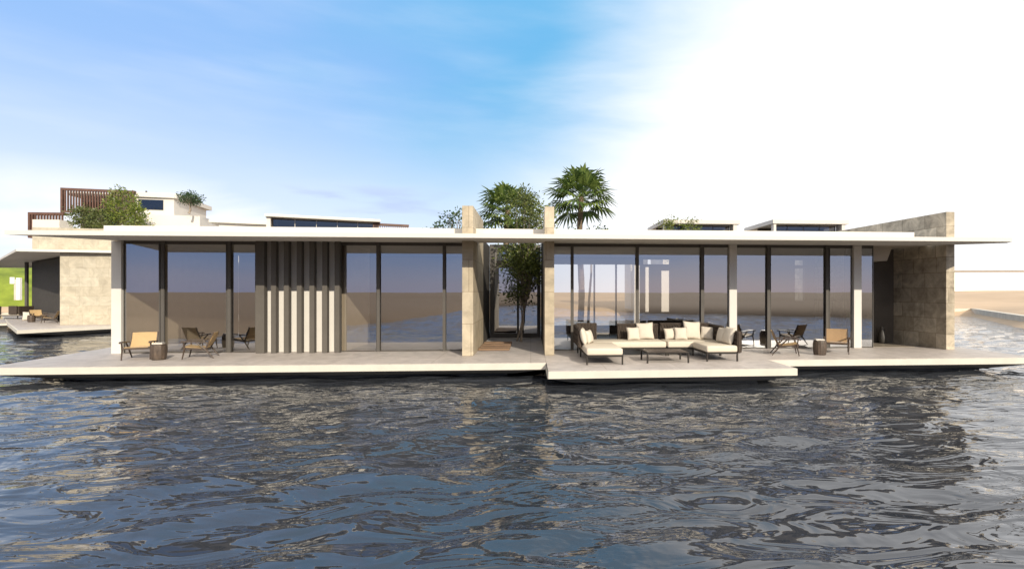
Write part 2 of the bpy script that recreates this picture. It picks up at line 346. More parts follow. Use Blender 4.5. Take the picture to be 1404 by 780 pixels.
def wz(x, y):
    co = np.stack([x.ravel(), y.ravel()], -1); z = np.empty(len(co)); c, s = math.cos(R(14)), math.sin(R(14))
    nf = noise.noise
    for i, (a, b) in enumerate(co):
        dist = math.hypot(a, b)
        if dist > 45: z[i] = 0; continue
        u = (a * c + b * s); v = (-a * s + b * c)
        wx = 0.35 * nf((u * 0.5, v * 0.7, 3.3)); wy = 0.35 * nf((u * 0.5, v * 0.7, 8.1))
        h = 0.058 * nf((u * 0.50 + wx, v * 0.95 + wy, 0)) + 0.048 * nf((u * 1.05 + wx, v * 2.1 + wy, 5))
        h += 0.017 * nf((u * 2.0 + wx, v * 4.0 + wy, 9))
        z[i] = h * (1 if dist < 30 else (45 - dist) / 15)
    return WATER + z.reshape(x.shape)
xs = np.concatenate([np.linspace(-75, -17, 60)[:-1], np.arange(-17, 17, 0.075), np.linspace(17, 46, 60)])
ys = np.concatenate([np.linspace(-48, 1.5, 50)[:-1], np.arange(1.5, 13, 0.06), np.linspace(13, 52, 140)])
struct(grid_mesh('water', xs, ys, wz, 'water'))

# lawn mound at far left
def lawn_z(x, y):
    u = (x + 72) / 26; v = (y - 66) / 15
    return 1.35 + 4.4 * np.clip(1 - (np.abs(u) ** 4 + np.abs(v) ** 4), -0.5, 1) ** 1
lw = grid_mesh('lawn', np.linspace(-98, -46, 60), np.linspace(50, 82, 40), lambda x, y: np.maximum(-1.0, lawn_z(x, y) - 0.5), 'lawn'); struct(lw)

# quay edge at right
q = B(); pts = [(33.8, 42.9), (41.0, 43.6), (31.4, 29.6), (28.5, 22)]
def wall_strip(bm, pts, w, z0, z1):
    L_, R_ = [], []
    for i, p in enumerate(pts):
        a = Vector(pts[max(i-1, 0)]); c = Vector(pts[min(i+1, len(pts)-1)]); d = (c - a).normalized(); nrm = Vector((-d.y, d.x)) * w / 2
        L_.append(Vector(p) + nrm); R_.append(Vector(p) - nrm)
    loft(bm, [[(l.x, l.y, z0), (r.x, r.y, z0), (r.x, r.y, z1), (l.x, l.y, z1)] for l, r in zip(L_, R_)])
wall_strip(q, pts, .5, -.6, .22)
tag(obj('quay_wall', q, 'quay_stone'), 'pale low stone quay edge along the sand beyond the right wall', 'quay')

# ------------------------------------------------------------------ main floating villa
V = thing('floating_villa', 'long low floating villa with glass front, white flat roof and stone piers', 'house', (0, 14.7, 0)); VO = (0, 14.7, 0)
def vp(name, bm, m, parent=V, smooth=False):
    return obj(name, bm, m, parent, smooth, off=VO)
Y_G = 14.72      # glass plane
SOF = 3.15       # ceiling at the glass
# deck: thin slab with pale edge band on a dark recessed float
def slab_deck(name, poly, inset_poly, hull_poly, z=0.0, th=0.16, parent=V, off=VO):
    top = B(); prism(top, inset_poly, z - 0.05, z); d = obj(name, top, 'deck_tile', parent, off=off)
    ed = B(); prism(ed, poly, z - th, z - 0.004); obj('edge_band', ed, 'edge_concrete', d, off=off)
    h = B(); loft(h, [[(x, y, WATER - 0.6) for x, y in hull_poly], [(x, y, z - 0.36) for x, y in hull_poly]])
    obj('hull', h, 'hull', d, off=off)
    s = B(); mid = [((a[0] + b[0] * 9) / 10, (a[1] + b[1] * 9) / 10) for a, b in zip(poly, hull_poly)]
    loft(s, [[(x, y, z - 0.355) for x, y in mid], [(x + (0.02 if x < 0 else -0.02), y + 0.02, z - th - 0.002) for x, y in poly]]); obj('underside', s, 'underside', d, off=off)
    return d
slab_deck('deck', [(-12.35, 12.05), (0.37, 12.05), (0.37, 22), (-13.9, 22)], [(-12.31, 12.09), (0.368, 12.09), (0.368, 21.9), (-13.85, 21.9)],
          [(-11.2, 12.75), (-0.6, 12.75), (-0.6, 21), (-12.2, 21)])
slab_deck('deck', [(0.374, 12.17), (13.25, 12.17), (13.6, 22), (0.374, 22)], [(0.374, 12.21), (13.21, 12.21), (13.55, 21.9), (0.374, 21.9)],
          [(1.2, 12.8), (12.2, 12.8), (12.5, 21), (1.2, 21)])
slab_deck('deck_platform', [(0.38, 10.72), (5.97, 10.80), (6.0, 12.166), (0.38, 12.166)], [(0.38, 10.76), (5.93, 10.84), (5.96, 12.206), (0.38, 12.206)],
          [(1.1, 11.35), (5.3, 11.35), (5.3, 12.0), (1.1, 12.0)])
# roof: knife-edged slab, thicker inwards
bm = B()
RF = [(-12.0, 12.2), (12.5, 12.15), (13.2, 13.0), (12.66, 14.03), (12.345, 14.05), (12.2, 14.72), (-11.55, 14.72)]
vt = [bm.verts.new((x, y, 3.126 if y < 12.9 else 3.2)) for x, y in RF]; vb = [bm.verts.new((x, y, 3.02 if y < 12.9 else (3.07 if y < 13.5 else 3.12 if y < 14.5 else SOF))) for x, y in RF]
bm.faces.new(vt); bm.faces.new(vb[::-1])
for i in range(7): j = (i + 1) % 7; bm.faces.new((vb[i], vb[j], vt[j], vt[i]))
roof = vp('roof', bm, 'plaster')
bm = B()   # parapet ring: front band, and the two roofs round the open court
box(bm, -11.47, 11.47, 14.20, 14.45, 3.205, 3.50)
vp('parapet', bm, 'plaster', roof)
for x0, x1, y1 in ((-11.55, -1.84, 20.6), (0.64, 11.9, 20.6)):
    vp('roof', one(box, x0, x1, 14.723, y1, SOF + 0.003, 3.42), 'plaster')
# stone piers and the court walls behind them
for x0, x1, yb in ((-1.83, -1.54, 16.35), (0.38, 0.635, 14.9)):
    vp('stone_pier', one(box, x0, x1, 13.48, yb, 0.002, 4.02), 'travertine')
# right stone wall, splayed slightly, standing taller than the roof
bm = B(); prism(bm, [(12.35, 14.05), (12.61, 14.05), (12.06, 22.0), (11.80, 22.0)], 0.002, 4.10); vp('stone_wall', bm, 'travertine_blocks')
# white columns
for x0, x1, y0 in ((-11.62, -11.36, 14.63), (5.97, 6.20, 14.63), (9.88, 10.12, 14.63)):
    vp('column', one(box, x0, x1, y0, 14.716, 0.002, SOF - 0.012), 'plaster')
# mullions
def X_at(px, Y):
    t = (px - 773) / 683; return (t * Y * CA + Y * SA) / (CA - t * SA)
for px in (219, 311, 517, 608, 785, 875, 964.5, 1056, 1137):
    x = X_at(px, 14.55); vp('mullion', one(box, x - 0.042, x + 0.042, 14.645, 14.70, 0.002, SOF - 0.012), 'dark_metal')
# panes, one per bay, each in its thin frame
edges = [-11.36] + [X_at(p, 14.72) for p in (219, 311)] + [X_at(351, 14.72)]
bays = list(zip(edges, edges[1:]))
e2 = [X_at(467, 14.72)] + [X_at(p, 14.72) for p in (517, 608)] + [-1.83]
bays += list(zip(e2, e2[1:]))
e3 = [0.635] + [X_at(p, 14.72) for p in (785, 875, 964.5)] + [6.07, X_at(1056, 14.72), X_at(1137, 14.72), 10.0, 10.55]
bays += list(zip(e3, e3[1:]))
for x0, x1 in bays:
    p = B(); v = [p.verts.new(c) for c in ((x0, Y_G, 0.03), (x1, Y_G, 0.03), (x1, Y_G, SOF - 0.06), (x0, Y_G, SOF - 0.06))]; p.faces.new(v)
    wnd = vp('window', p, 'glass')
    f = B(); ring(f, x0 + .003, x1 - .003, Y_G - 0.015, Y_G + 0.03, 0.003, SOF - 0.005, .016, .09)
    vp('frame', f, 'dark_metal', wnd)
# fins in front of a white panel
vp('wall_panel', one(box, X_at(352, 14.75) , X_at(466, 14.75), 14.75, 14.90, 0.003, SOF - 0.005), 'plaster')
for i, px in enumerate((356.3, 374.7, 392.3, 410, 427.4, 445, 462)):
    x = X_at(px, 14.44); wd = 0.115 if i == 0 else 0.066
    vp('fin', one(box, x - wd, x + wd, 14.44, 14.60, 0.002, SOF - 0.012), 'fin_metal')
# rooms behind the glass
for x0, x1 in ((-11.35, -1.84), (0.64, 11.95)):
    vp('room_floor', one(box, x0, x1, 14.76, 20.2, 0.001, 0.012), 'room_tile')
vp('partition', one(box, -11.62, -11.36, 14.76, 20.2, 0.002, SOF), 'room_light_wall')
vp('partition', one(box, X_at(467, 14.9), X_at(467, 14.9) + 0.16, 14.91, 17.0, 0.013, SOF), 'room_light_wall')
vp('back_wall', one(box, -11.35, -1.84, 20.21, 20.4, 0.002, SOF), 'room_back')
def wall_with_openings(x0, x1, y0, y1, z0, z1, ops):
    xs = sorted({x0, x1, *[o[0] for o in ops], *[o[1] for o in ops]}); zs = sorted({z0, z1, *[o[2] for o in ops], *[o[3] for o in ops]}); bm = B()
    solid = lambda x, z: not any(o[0] < x < o[1] and o[2] < z < o[3] for o in ops)
    V_ = {}
    def vv(x, y, z):
        k = (round(x, 4), round(y, 4), round(z, 4))
        if k not in V_: V_[k] = bm.verts.new(k)
        return V_[k]
    nx, nz_ = len(xs) - 1, len(zs) - 1
    S = [[solid((xs[i] + xs[i+1]) / 2, (zs[j] + zs[j+1]) / 2) for j in range(nz_)] for i in range(nx)]
    for i in range(nx):
        for j in range(nz_):
            if not S[i][j]: continue
            a, b, c, d = xs[i], xs[i+1], zs[j], zs[j+1]
            for y in (y0, y1): bm.faces.new([vv(a, y, c), vv(b, y, c), vv(b, y, d), vv(a, y, d)])
            if i == 0 or not S[i-1][j]: bm.faces.new([vv(a, y0, c), vv(a, y1, c), vv(a, y1, d), vv(a, y0, d)])
            if i == nx - 1 or not S[i+1][j]: bm.faces.new([vv(b, y0, c), vv(b, y1, c), vv(b, y1, d), vv(b, y0, d)])
            if j == 0 or not S[i][j-1]: bm.faces.new([vv(a, y0, c), vv(b, y0, c), vv(b, y1, c), vv(a, y1, c)])
            if j == nz_ - 1 or not S[i][j+1]: bm.faces.new([vv(a, y0, d), vv(b, y0, d), vv(b, y1, d), vv(a, y1, d)])
    return bm
XA = lambda p: X_at(p, 20.2)
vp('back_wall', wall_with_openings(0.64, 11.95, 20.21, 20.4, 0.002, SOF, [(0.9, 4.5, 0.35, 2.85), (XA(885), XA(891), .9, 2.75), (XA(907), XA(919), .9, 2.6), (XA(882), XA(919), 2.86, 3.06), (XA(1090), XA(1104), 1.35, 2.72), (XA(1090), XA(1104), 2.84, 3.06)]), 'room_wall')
for x in (1.7, 2.6, 3.5):
    vp('mullion', one(box, x - .03, x + .03, 20.24, 20.36, 0.352, 2.848), 'plaster')
# recess at the right end
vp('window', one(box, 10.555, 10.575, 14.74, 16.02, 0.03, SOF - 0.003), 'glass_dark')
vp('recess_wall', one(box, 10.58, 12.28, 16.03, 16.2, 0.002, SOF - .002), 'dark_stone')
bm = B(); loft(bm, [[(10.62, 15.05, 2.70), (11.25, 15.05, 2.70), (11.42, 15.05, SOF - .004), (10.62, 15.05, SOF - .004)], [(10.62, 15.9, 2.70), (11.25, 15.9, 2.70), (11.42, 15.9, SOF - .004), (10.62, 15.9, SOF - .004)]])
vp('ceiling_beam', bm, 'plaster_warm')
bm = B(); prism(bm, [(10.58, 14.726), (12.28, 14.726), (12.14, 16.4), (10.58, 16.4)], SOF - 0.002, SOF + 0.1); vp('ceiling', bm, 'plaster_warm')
# court: glass door at the back, timber slats on the floor
bm = B(); v = [bm.verts.new(c) for c in ((-1.45, 18.9, 0.05), (0.30, 18.9, 0.05), (0.30, 18.9, 3.22), (-1.45, 18.9, 3.22))]; bm.faces.new(v)
door = vp('glass_door', bm, 'glass_dark')
bm = B()
for x0, x1, z0, z1 in ((-1.538, -1.38, .003, 3.5), (0.24, 0.378, .003, 3.5), (-1.379, .239, 3.22, 3.5), (-1.379, .239, .003, .16), (-.52, -.44, .161, 3.219)):
    box(bm, x0, x1, 18.84, 18.96, z0, z1)
box(bm, -1.378, -.521, 18.86, 18.94, 2.62, 2.68); vp('frame', bm, 'dark_metal', door)
vp('court_wall', one(box, -1.83, -1.55, 16.353, 18.965, .003, 3.44), 'dark_wall')
vp('court_wall', one(box, 0.385, 0.634, 14.903, 18.965, .003, 3.44), 'dark_wall')  # dark colour stands in for the shade on this wall's inner face
vp('court_wall', one(box, -1.538, .378, 18.97, 19.2, .003, 3.5), 'dark_wall')
for y in (14.62, 15.15, 15.75, 16.4):
    vp('floor_slat', one(box, -1.52, -0.62, y, y + 0.30, 0.012, 0.075), 'wood_step')

# ------------------------------------------------------------------ furniture
def lounge_chair(label, weave):
    t = thing('lounge_chair', label, 'chair', group='low lounge chairs with woven backs and dark timber frames')
    bm = B()   # sling seat, sloping down to the back
    loft(bm, [[(-.28, -.33, .37), (.28, -.33, .37), (.28, -.33, .33), (-.28, -.33, .33)], [(-.28, -.05, .325), (.28, -.05, .325), (.28, -.05, .29), (-.28, -.05, .29)],
              [(-.27, .20, .30), (.27, .20, .30), (.27, .20, .265), (-.27, .20, .265)]]); obj('seat', bm, weave, t)
    bm = B(); n = 7; rings = []
    for k in range(n):
        u = k / (n - 1); z = .33 + .41 * u; y = .19 + .19 * u + 0.03 * math.sin(math.pi * u)
        rings.append([(-.30, y, z), (-.1, y + .02, z + .004), (.1, y + .02, z + .004), (.30, y, z), (.30, y + .03, z), (.1, y + .05, z + .004), (-.1, y + .05, z + .004), (-.30, y + .03, z)])
    loft(bm, rings); obj('backrest', bm, weave, t)
    bm = B()
    bar(bm, (-.305, -.34, .325), (-.305, .24, .265), .035, .05); bar(bm, (.305, -.34, .325), (.305, .24, .265), .035, .05)
    bar(bm, (-.286, -.345, .325), (.286, -.345, .325), .035, .05); bar(bm, (-.286, .24, .27), (.286, .24, .27), .035, .05)
    for s in (-1, 1): bar(bm, (s * .318, .215, .30), (s * .318, .405, .755), .028, .035)
    obj('frame', bm, 'wood_dark', t)
    for s in (-1, 1):
        bm = B(); rings = []
        for y, z, wd in ((-.40, .49, .075), (-.33, .515, .085), (0, .50, .06), (.26, .475, .04)):
            rings.append([(s * .345 - wd/2, y, z - .015), (s * .345 + wd/2, y, z - .015), (s * .345 + wd/2, y, z + .015), (s * .345 - wd/2, y, z + .015)])
        loft(bm, rings); obj('armrest', bm, 'wood_dark', t)
        bm = B(); tube(bm, [(s * .335, -.36, 0.0), (s * .335, -.30, .30), (s * .34, -.33, .495)], [.015, .026, .018]); obj('leg', bm, 'wood_dark', t)
        bm = B(); tube(bm, [(s * .33, .42, 0.0), (s * .335, .20, .28), (s * .34, -.02, .49)], [.015, .026, .018]); obj('leg', bm, 'wood_dark', t)
    t.scale = (.86, .86, .88); return t
ch = lounge_chair('tan woven lounge chair facing the water, left of the left drum table', 'tan_weave')
ch.location = (-10.05, 13.55, 0); ch.rotation_euler = (0, 0, R(20))
dup(ch, (-8.62, 13.62, 0), R(-72), 'tan woven lounge chair side-on, right of the left drum table')
dup(ch, (6.98, 13.25, 0), R(68), 'tan woven lounge chair side-on, left of the right drum table')
cb = lounge_chair('brown woven lounge chair seen from the front beside the last white column', 'brown_weave')
cb.location = (8.62, 13.52, 0); cb.rotation_euler = (0, 0, R(-32))
dup(ch, P(69, 28.0), R(-60), 'small distant woven lounge chair nearest the stone wall on the left neighbour deck')
dup(ch, P(52, 29.9), R(62), 'small distant woven lounge chair beside the dark facade of left neighbour villa')

def drum_table(label, loc):
    t = thing('drum_table', label, 'table', loc, group='dark carved drum side tables')
    bm = B(); n = 28; rings = []
    for r, z in ((.165, 0), (.185, .03), (.20, .16), (.203, .28), (.195, .38), (.18, .42)):
        rings.append([(r * (1 + .035 * (k % 2)) * math.cos(2*math.pi*k/n), r * (1 + .035 * (k % 2)) * math.sin(2*math.pi*k/n), z) for k in range(n)])
    loft(bm, rings); obj('drum', bm, 'drum_wood', t)
    obj('table_top', one(lathe, [(.19, .421), (.195, .43), (.19, .44)]), 'wood_dark', t)
    t.scale = (.82, .82, .9); return t
dt = drum_table('dark drum side table between the two left chairs', (-9.40, 13.27, 0))
d2 = dup(dt, (7.88, 13.12, 0), 1.0, 'dark drum side table between the two right chairs')
d3 = dup(dt, P(43, 28.6), 0.4, 'tiny drum side table on the left neighbour deck')
def book(label, loc, rz):
    t = thing('book', label, 'book', loc, rz, group='white books on the drum tables')
    obj('pages', one(box, -.11, .115, -.085, .085, .006, .032), 'pillow_fabric', t)
    bm = B(); box(bm, -.12, .12, -.09, .09, 0, .0055); box(bm, -.12, .12, -.09, .09, .0325, .038); box(bm, -.124, -.1105, -.09, .09, .0056, .0324); obj('cover', bm, 'white_ceramic', t)
    t.scale = (.9, .9, .9)
book('white book lying on the left drum table', (-9.40, 13.27, .3965), .2)
book('white book lying on the right drum table', (7.88, 13.12, .3965), -.2)

# sofa sections
def sofa_piece(name, label, x0, x1, y0, y1, backs, cat, feet=None):
    cx, cy = (x0 + x1) / 2, (y0 + y1) / 2; o = (cx, cy, 0)
    t = thing(name, label, cat, o, group='outdoor sofa sections with dark woven backs')
    bm = B(); z0, z1 = .185, .215
    box(bm, x0, x1, y0, y0 + .035, z0, z1); box(bm, x0, x1, y1 - .035, y1, z0, z1)
    box(bm, x0, x0 + .035, y0 + .036, y1 - .036, z0, z1); box(bm, x1 - .035, x1, y0 + .036, y1 - .036, z0, z1)
    box(bm, x0 + .036, x1 - .036, y0 + .036, y1 - .036, z0 + .008, z1 - .006); obj('frame', bm, 'black_metal', t, off=o)
    for sx in (x0 + .02, x1 - .02):
        for sy in (y0 + .02, y1 - .02):
            obj('leg', one(box, sx - .017, sx + .017, sy - .017, sy + .017, 0, z0 - .001), 'black_metal', t, off=o)
    obj('seat_cushion', one(rbox, x0 + .008, x1 - .008, y0 + .006, y1 - .02, .217, .385, .045, 4), 'cream_fabric', t, smooth=True, off=o)
    for (a, b_, c, d, h0, h1) in backs:
        # woven panel: vertical and diagonal strands in a slim rail
        bm = B(); rbox(bm, a, b_, c, d, h0, h1, .018, 2); back = obj('backrest', bm, 'rope_weave', t, off=o)
        bm = B(); horiz = (b_ - a) > (d - c)
        if horiz:
            n = int((b_ - a) / .075)
            for k in range(n):
                xa = a + .03 + (b_ - a - .06) * k / max(1, n - 1)
                for s in (-1, 1):
                    xe = min(b_ - .01, max(a + .01, xa + s * .14)); bar(bm, (xa, c - .012, h0 + .02), (xe, c - .012, h1 - .02), .02, .016)
        else:
            n = int((d - c) / .075)
            for k in range(n):
                ya = c + .03 + (d - c - .06) * k / max(1, n - 1)
                for xx in (a - .012, b_ + .012):
                    for s in (-1, 1):
                        ye = min(d - .01, max(c + .01, ya + s * .14)); bar(bm, (xx, ya, h0 + .02), (xx, ye, h1 - .02), .016, .02)
        obj('rope', bm, 'rope_weave', back, off=o)
    return t
sofa_piece('chaise_lounge', 'cream chaise section at the left end of the outdoor sofa', 1.30, 2.18, 11.62, 13.12,
           [(1.215, 1.285, 12.55, 13.12, .30, .80)], 'sofa')
sofa_piece('sofa_section', 'long cream sofa section with open back, left of the middle seam', 1.30, 3.64, 13.13, 13.98,
           [(1.215, 1.285, 13.13, 13.98, .30, .82), (1.29, 1.86, 13.985, 14.055, .30, .84), (2.45, 3.62, 13.985, 14.055, .30, .82)], 'sofa')
sofa_piece('sofa_section', 'long cream sofa section with corner back, right of the middle seam', 3.66, 5.12, 13.13, 13.98,
           [(3.67, 5.12, 13.985, 14.055, .30, .83), (5.125, 5.195, 13.13, 14.055, .30, .80)], 'sofa')
sofa_piece('chaise_lounge', 'short cream chaise section at the right end of the outdoor sofa', 4.32, 5.12, 12.0, 13.12,
           [(5.125, 5.195, 12.0, 13.12, .20, .74)], 'sofa')
# low table
ct = thing('coffee_table', 'low dark coffee table in front of the cream sofa', 'table', (3.30, 12.14, 0))
obj('table_top', one(rbox, -.52, .52, -.35, .35, .235, .262, .006, 1), 'black_metal', ct)
bm = B()
for k in range(9): box(bm, -.49 + .11 * k, -.49 + .11 * k + .10, -.33, .33, .2625, .268)
obj('slat_inlay', bm, 'wood_dark', ct)
for sx in (-.5, .5):
    for sy in (-.33, .33): obj('leg', one(box, sx - .018, sx + .018, sy - .018, sy + .018, 0, .234), 'black_metal', ct)
# pillows
def pillow_mesh(s, th):
    bm = B(); n = 12; fr, bk = [], []
    for sgn, store in ((1, fr), (-1, bk)):
        for i in range(n + 1):
            row = []
            for j in range(n + 1):
                u, v = 2 * i / n - 1, 2 * j / n - 1
                pin = 1 - .10 * (1 - abs(u * v) ** 1.3) * max(abs(u), abs(v)) ** 3
                hgt = th * max(0, (1 - u * u) * (1 - v * v)) ** .42
                row.append(bm.verts.new((u * s / 2 * pin, sgn * hgt, s / 2 + v * s / 2 * pin)))
            store.append(row)
    for st, fl in ((fr, 0), (bk, 1)):
        for i in range(n):
            for j in range(n):
                f = [st[i][j], st[i+1][j], st[i+1][j+1], st[i][j+1]]; bm.faces.new(f[::-1] if fl else f)
    bmesh.ops.remove_doubles(bm, verts=bm.verts, dist=1e-4)
    return bm
def pillow(label, x, y, s, lean, rz, th=.085, z=.375):
    o = obj('throw_pillow', pillow_mesh(s, th), 'pillow_fabric', None, True); o.location = (x, y, z); o.rotation_euler = (R(-lean), R(random.uniform(-4, 4)), R(rz))
    tag(o, label, 'pillow', 'cream pillows on the outdoor sofa')
random.seed(4)
pillow('cream pillow nearest the end of the left chaise back', 1.40, 12.62, .44, 14, 80)
pillow('smaller cream pillow behind the first on the left chaise', 1.56, 12.90, .36, 14, 62)
pillow('small cream pillow at the left of the middle pair', 2.85, 13.62, .38, 16, 8)
pillow('large cream pillow at the right of the middle pair', 3.22, 13.80, .50, 16, -4)
pillow('small cream pillow first in the row right of the seam', 3.92, 13.74, .34, 16, 6)
pillow('small cream pillow second in the row right of the seam', 4.18, 13.62, .37, 16, -4)
pillow('largest cream pillow, third in the row right of the seam', 4.55, 13.78, .53, 15, 5)
pillow('cream pillow alone in the right back corner', 4.93, 13.72, .38, 15, -32)
pillow('tall cream pillow at the front of the right chaise back', 4.99, 12.42, .46, 14, -82)
pillow('cream pillow tucked behind the front one on right chaise', 4.97, 12.78, .42, 14, -78)

# vases in the dark recess, plant behind the last pane
def vase(label, loc, k):
    t = thing('vase', label, 'vase', loc, group='tall vases in the dark recess')
    obj('body', one(lathe, [(.07 * k, 0), (.12 * k, .06 * k), (.135 * k, .25 * k), (.09 * k, .48 * k), (.055 * k, .58 * k), (.075 * k, .64 * k)], 20), 'vase_dark', t, True)
    obj('rim', one(lathe, [(.075 * k, .641 * k), (.085 * k, .65 * k), (.075 * k, .662 * k)], 20), 'vase_dark', t)
vase('shorter grey vase at the left in the dark recess', (11.05, 15.80, 0.0), .62)
vase('taller grey vase at the right in the dark recess', (11.65, 15.80, 0.0), .85)

# ------------------------------------------------------------------ vegetation
def leaf(bm, p, d, size, rng, wd=.42):
    d = d.normalized(); s = d.cross(Vector((rng.uniform(-1, 1), rng.uniform(-1, 1), rng.uniform(-1, 1))))
    if s.length < .05: return
    s.normalize(); a = p; tip = p + d * size; mid = p + d * size * .5
    v = [bm.verts.new(a), bm.verts.new(mid + s * size * wd * .5), bm.verts.new(tip), bm.verts.new(mid - s * size * wd * .5)]; bm.faces.new(v)
def clumps(rng, c, rad, n, shell=.55):
    out = []
    while len(out) < n:
        v = Vector((rng.uniform(-1, 1), rng.uniform(-1, 1), rng.uniform(-1, 1)))
        if shell < v.length < 1: out.append(Vector((c[0] + v.x * rad[0], c[1] + v.y * rad[1], c[2] + v.z * rad[2])))
    return out
def fill_leaves(bm, cs, per, cr, size, rng, wd=.42):
    for c in cs:
        k = rng.uniform(.6, 1.25)
        for _ in range(int(per * k)):
            o = Vector((rng.gauss(0, 1), rng.gauss(0, 1), rng.gauss(0, .75))) * cr * k * .5
            d = o + Vector((rng.uniform(-1, 1), rng.uniform(-1, 1), rng.uniform(-.6, 1))) * cr * .7
            leaf(bm, c + o, d, size * rng.uniform(.6, 1.2), rng, wd)
def tree(name, label, cat, loc, crown_c, rad, n, per, cr, size, leafm, seed, stems=1, trunk_r=.09, group=None, shell=.5, wd=.42, trunkm='bark', tier=None):
    rng = random.Random(seed); t = thing(name, label, cat, loc, group=group)
    cs = clumps(rng, crown_c, rad, n, shell)
    if tier: cs += clumps(rng, *tier, shell)
    bm = B(); fill_leaves(bm, cs, per, cr, size, rng, wd); obj('crown', bm, leafm, t)
    bm = B(); fork = Vector((crown_c[0] * .6, crown_c[1] * .6, max(.25, crown_c[2] - rad[2] * .9) if not tier else 1.35))
    for s in range(stems):
        b0 = Vector((rng.uniform(-.12, .12), rng.uniform(-.12, .12), 0)) * (stems > 1)
        top = fork + Vector((rng.uniform(-.25, .25), rng.uniform(-.2, .2), rng.uniform(-.1, .3))) * (rad[0] if stems > 1 else .2)
        m1 = b0.lerp(top, .35) + Vector((rng.uniform(-.05, .05), rng.uniform(-.05, .05), 0)); m2 = b0.lerp(top, .7) + Vector((rng.uniform(-.06, .06), rng.uniform(-.06, .06), 0))
        tube(bm, [b0, m1, m2, top], [trunk_r, trunk_r * .8, trunk_r * .7, trunk_r * .6])
        for c in cs[s::stems]:
            mid = top.lerp(c, .5) + Vector((rng.uniform(-.1, .1), rng.uniform(-.1, .1), rng.uniform(0, .12)))
            tube(bm, [top, mid, c], [trunk_r * .38, trunk_r * .22, trunk_r * .08], 5)
    obj('trunk', bm, trunkm, t); return t
# tree growing up through the open court
tree('court_tree', 'leafy tree growing through the open court between the stone piers', 'tree', (-0.40, 17.3, .003), (0.22, 0, 3.75), (.58, .7, 1.6), 54, 74, .36, .125,
     'leaf_court', 11, stems=4, trunk_r=.034, shell=.1, tier=((.06, 0, 2.55), (.78, .7, 1.25), 46))
# palms
def palm(label, loc, hgt, cr, seed, nfr):
    rng = random.Random(seed); t = thing('palm_tree', label, 'palm', loc, group='fan palms behind the roof')
    pts = [(math.sin(z * .5) * .05, 0, z * hgt / 14) for z in range(15)]
    bm = B(); tube(bm, pts, [.15 - .002 * k + (.012 if k % 2 else 0) for k in range(15)], 12); obj('trunk', bm, 'palm_bark', t)
    top = Vector(pts[-1])
    for i in range(nfr):
        az = i * 2.399 + rng.uniform(-.25, .25); el = R(78) - R(112) * (i / nfr) ** .85 + rng.uniform(-.12, .12)
        d = Vector((math.cos(az) * math.cos(el), math.sin(az) * math.cos(el), math.sin(el)))
        side = d.cross(Vector((0, 0, 1))).normalized(); up = side.cross(d).normalized()
        pl = cr * rng.uniform(.42, .55); fl = cr * rng.uniform(.5, .62)
        base = top + Vector((0, 0, -.1 * i / nfr)); hub = base + d * pl + Vector((0, 0, -.10 * pl))
        bm = B(); tube(bm, [base, base.lerp(hub, .5) + up * .03, hub], [.02, .015, .01], 5)
        ns = 17
        for k in range(ns):
            a = R(-112 + 224 * k / (ns - 1)); ln = fl * (1 - .38 * (abs(a) / R(112)) ** 2) * rng.uniform(.9, 1.08)
            dd = (d * math.cos(a) + side * math.sin(a) + up * .16 * math.cos(2 * a)).normalized()
            sd = (side * math.cos(a) - d * math.sin(a)).normalized()
            m_ = hub + dd * ln * .55; tip = hub + dd * ln + Vector((0, 0, -.32 * ln * (0.5 + rng.random() * .7)))
            wv = ln * .07
            q = [bm.verts.new(p) for p in (hub, m_ + sd * wv + up * .012, tip, m_ - sd * wv + up * .012)]; bm.faces.new(q)
        obj('frond', bm, 'leaf_palm', t)
    return t
p1 = P(796, 24.0, 0.3); palm('tall fan palm standing clear of the roof right of the court', p1, ZH(270, 24) - .3, 1.85, 3, 36)
p2 = P(695, 25.0, 0.3); palm('fan palm half hidden behind the court tree', p2, ZH(288, 25) - .3, 1.75, 8, 34)
# garden trees whose tops show over the roof
x, y, _ = P(624, 22.5); tree('garden_tree', 'dark broadleaf tree showing over the roof at the left pier', 'tree', (x, y, 0.01), (0.1, 0, 4.55), (1.35, .8, .85), 46, 26, .30, .15, 'leaf_dark', 21, trunk_r=.08, group='garden trees behind the villa', wd=.6)
x, y, _ = P(806, 22.5); tree('garden_tree', 'low broadleaf treetop along the roof beneath the tall palm', 'tree', (x, y, 0.01), (0.2, 0, 4.1), (1.5, .7, .52), 34, 22, .25, .14, 'leaf_dark', 22, trunk_r=.07, group='garden trees behind the villa', wd=.6)
x, y, _ = P(748, 21.8); tree('garden_tree', 'light green treetop just behind the right stone pier', 'tree', (x, y, 0.01), (0, 0, 4.75), (.55, .5, .85), 22, 20, .2, .13, 'leaf_bright', 25, trunk_r=.05, group='garden trees behind the villa', wd=.6)
# plant behind the last pane
pp = thing('potted_plant', 'slender plant in a pale pot behind the last glass pane', 'plant', (10.22, 15.2, 0.013))
obj('pot', one(lathe, [(.10, 0), (.15, .05), (.17, .25), (.14, .42), (.15, .46)], 20), 'grey_ceramic', pp, True)
rng = random.Random(2); bm = B()
for k in range(16):
    a = rng.uniform(0, 6.28); tip = Vector((math.cos(a) * rng.uniform(.1, .28), math.sin(a) * rng.uniform(.1, .28), rng.uniform(.8, 1.35)))
    tube(bm, [(0, 0, .44), tip * .6 + Vector((0, 0, .2)), tip], [.006, .005, .002], 4)
    for j in range(10):
        leaf(bm, tip.lerp(Vector((0, 0, .6)), rng.uniform(0, .5)), Vector((rng.uniform(-1, 1), rng.uniform(-1, 1), rng.uniform(-.2, 1))), .10, rng)
obj('foliage', bm, 'leaf_dark', pp)

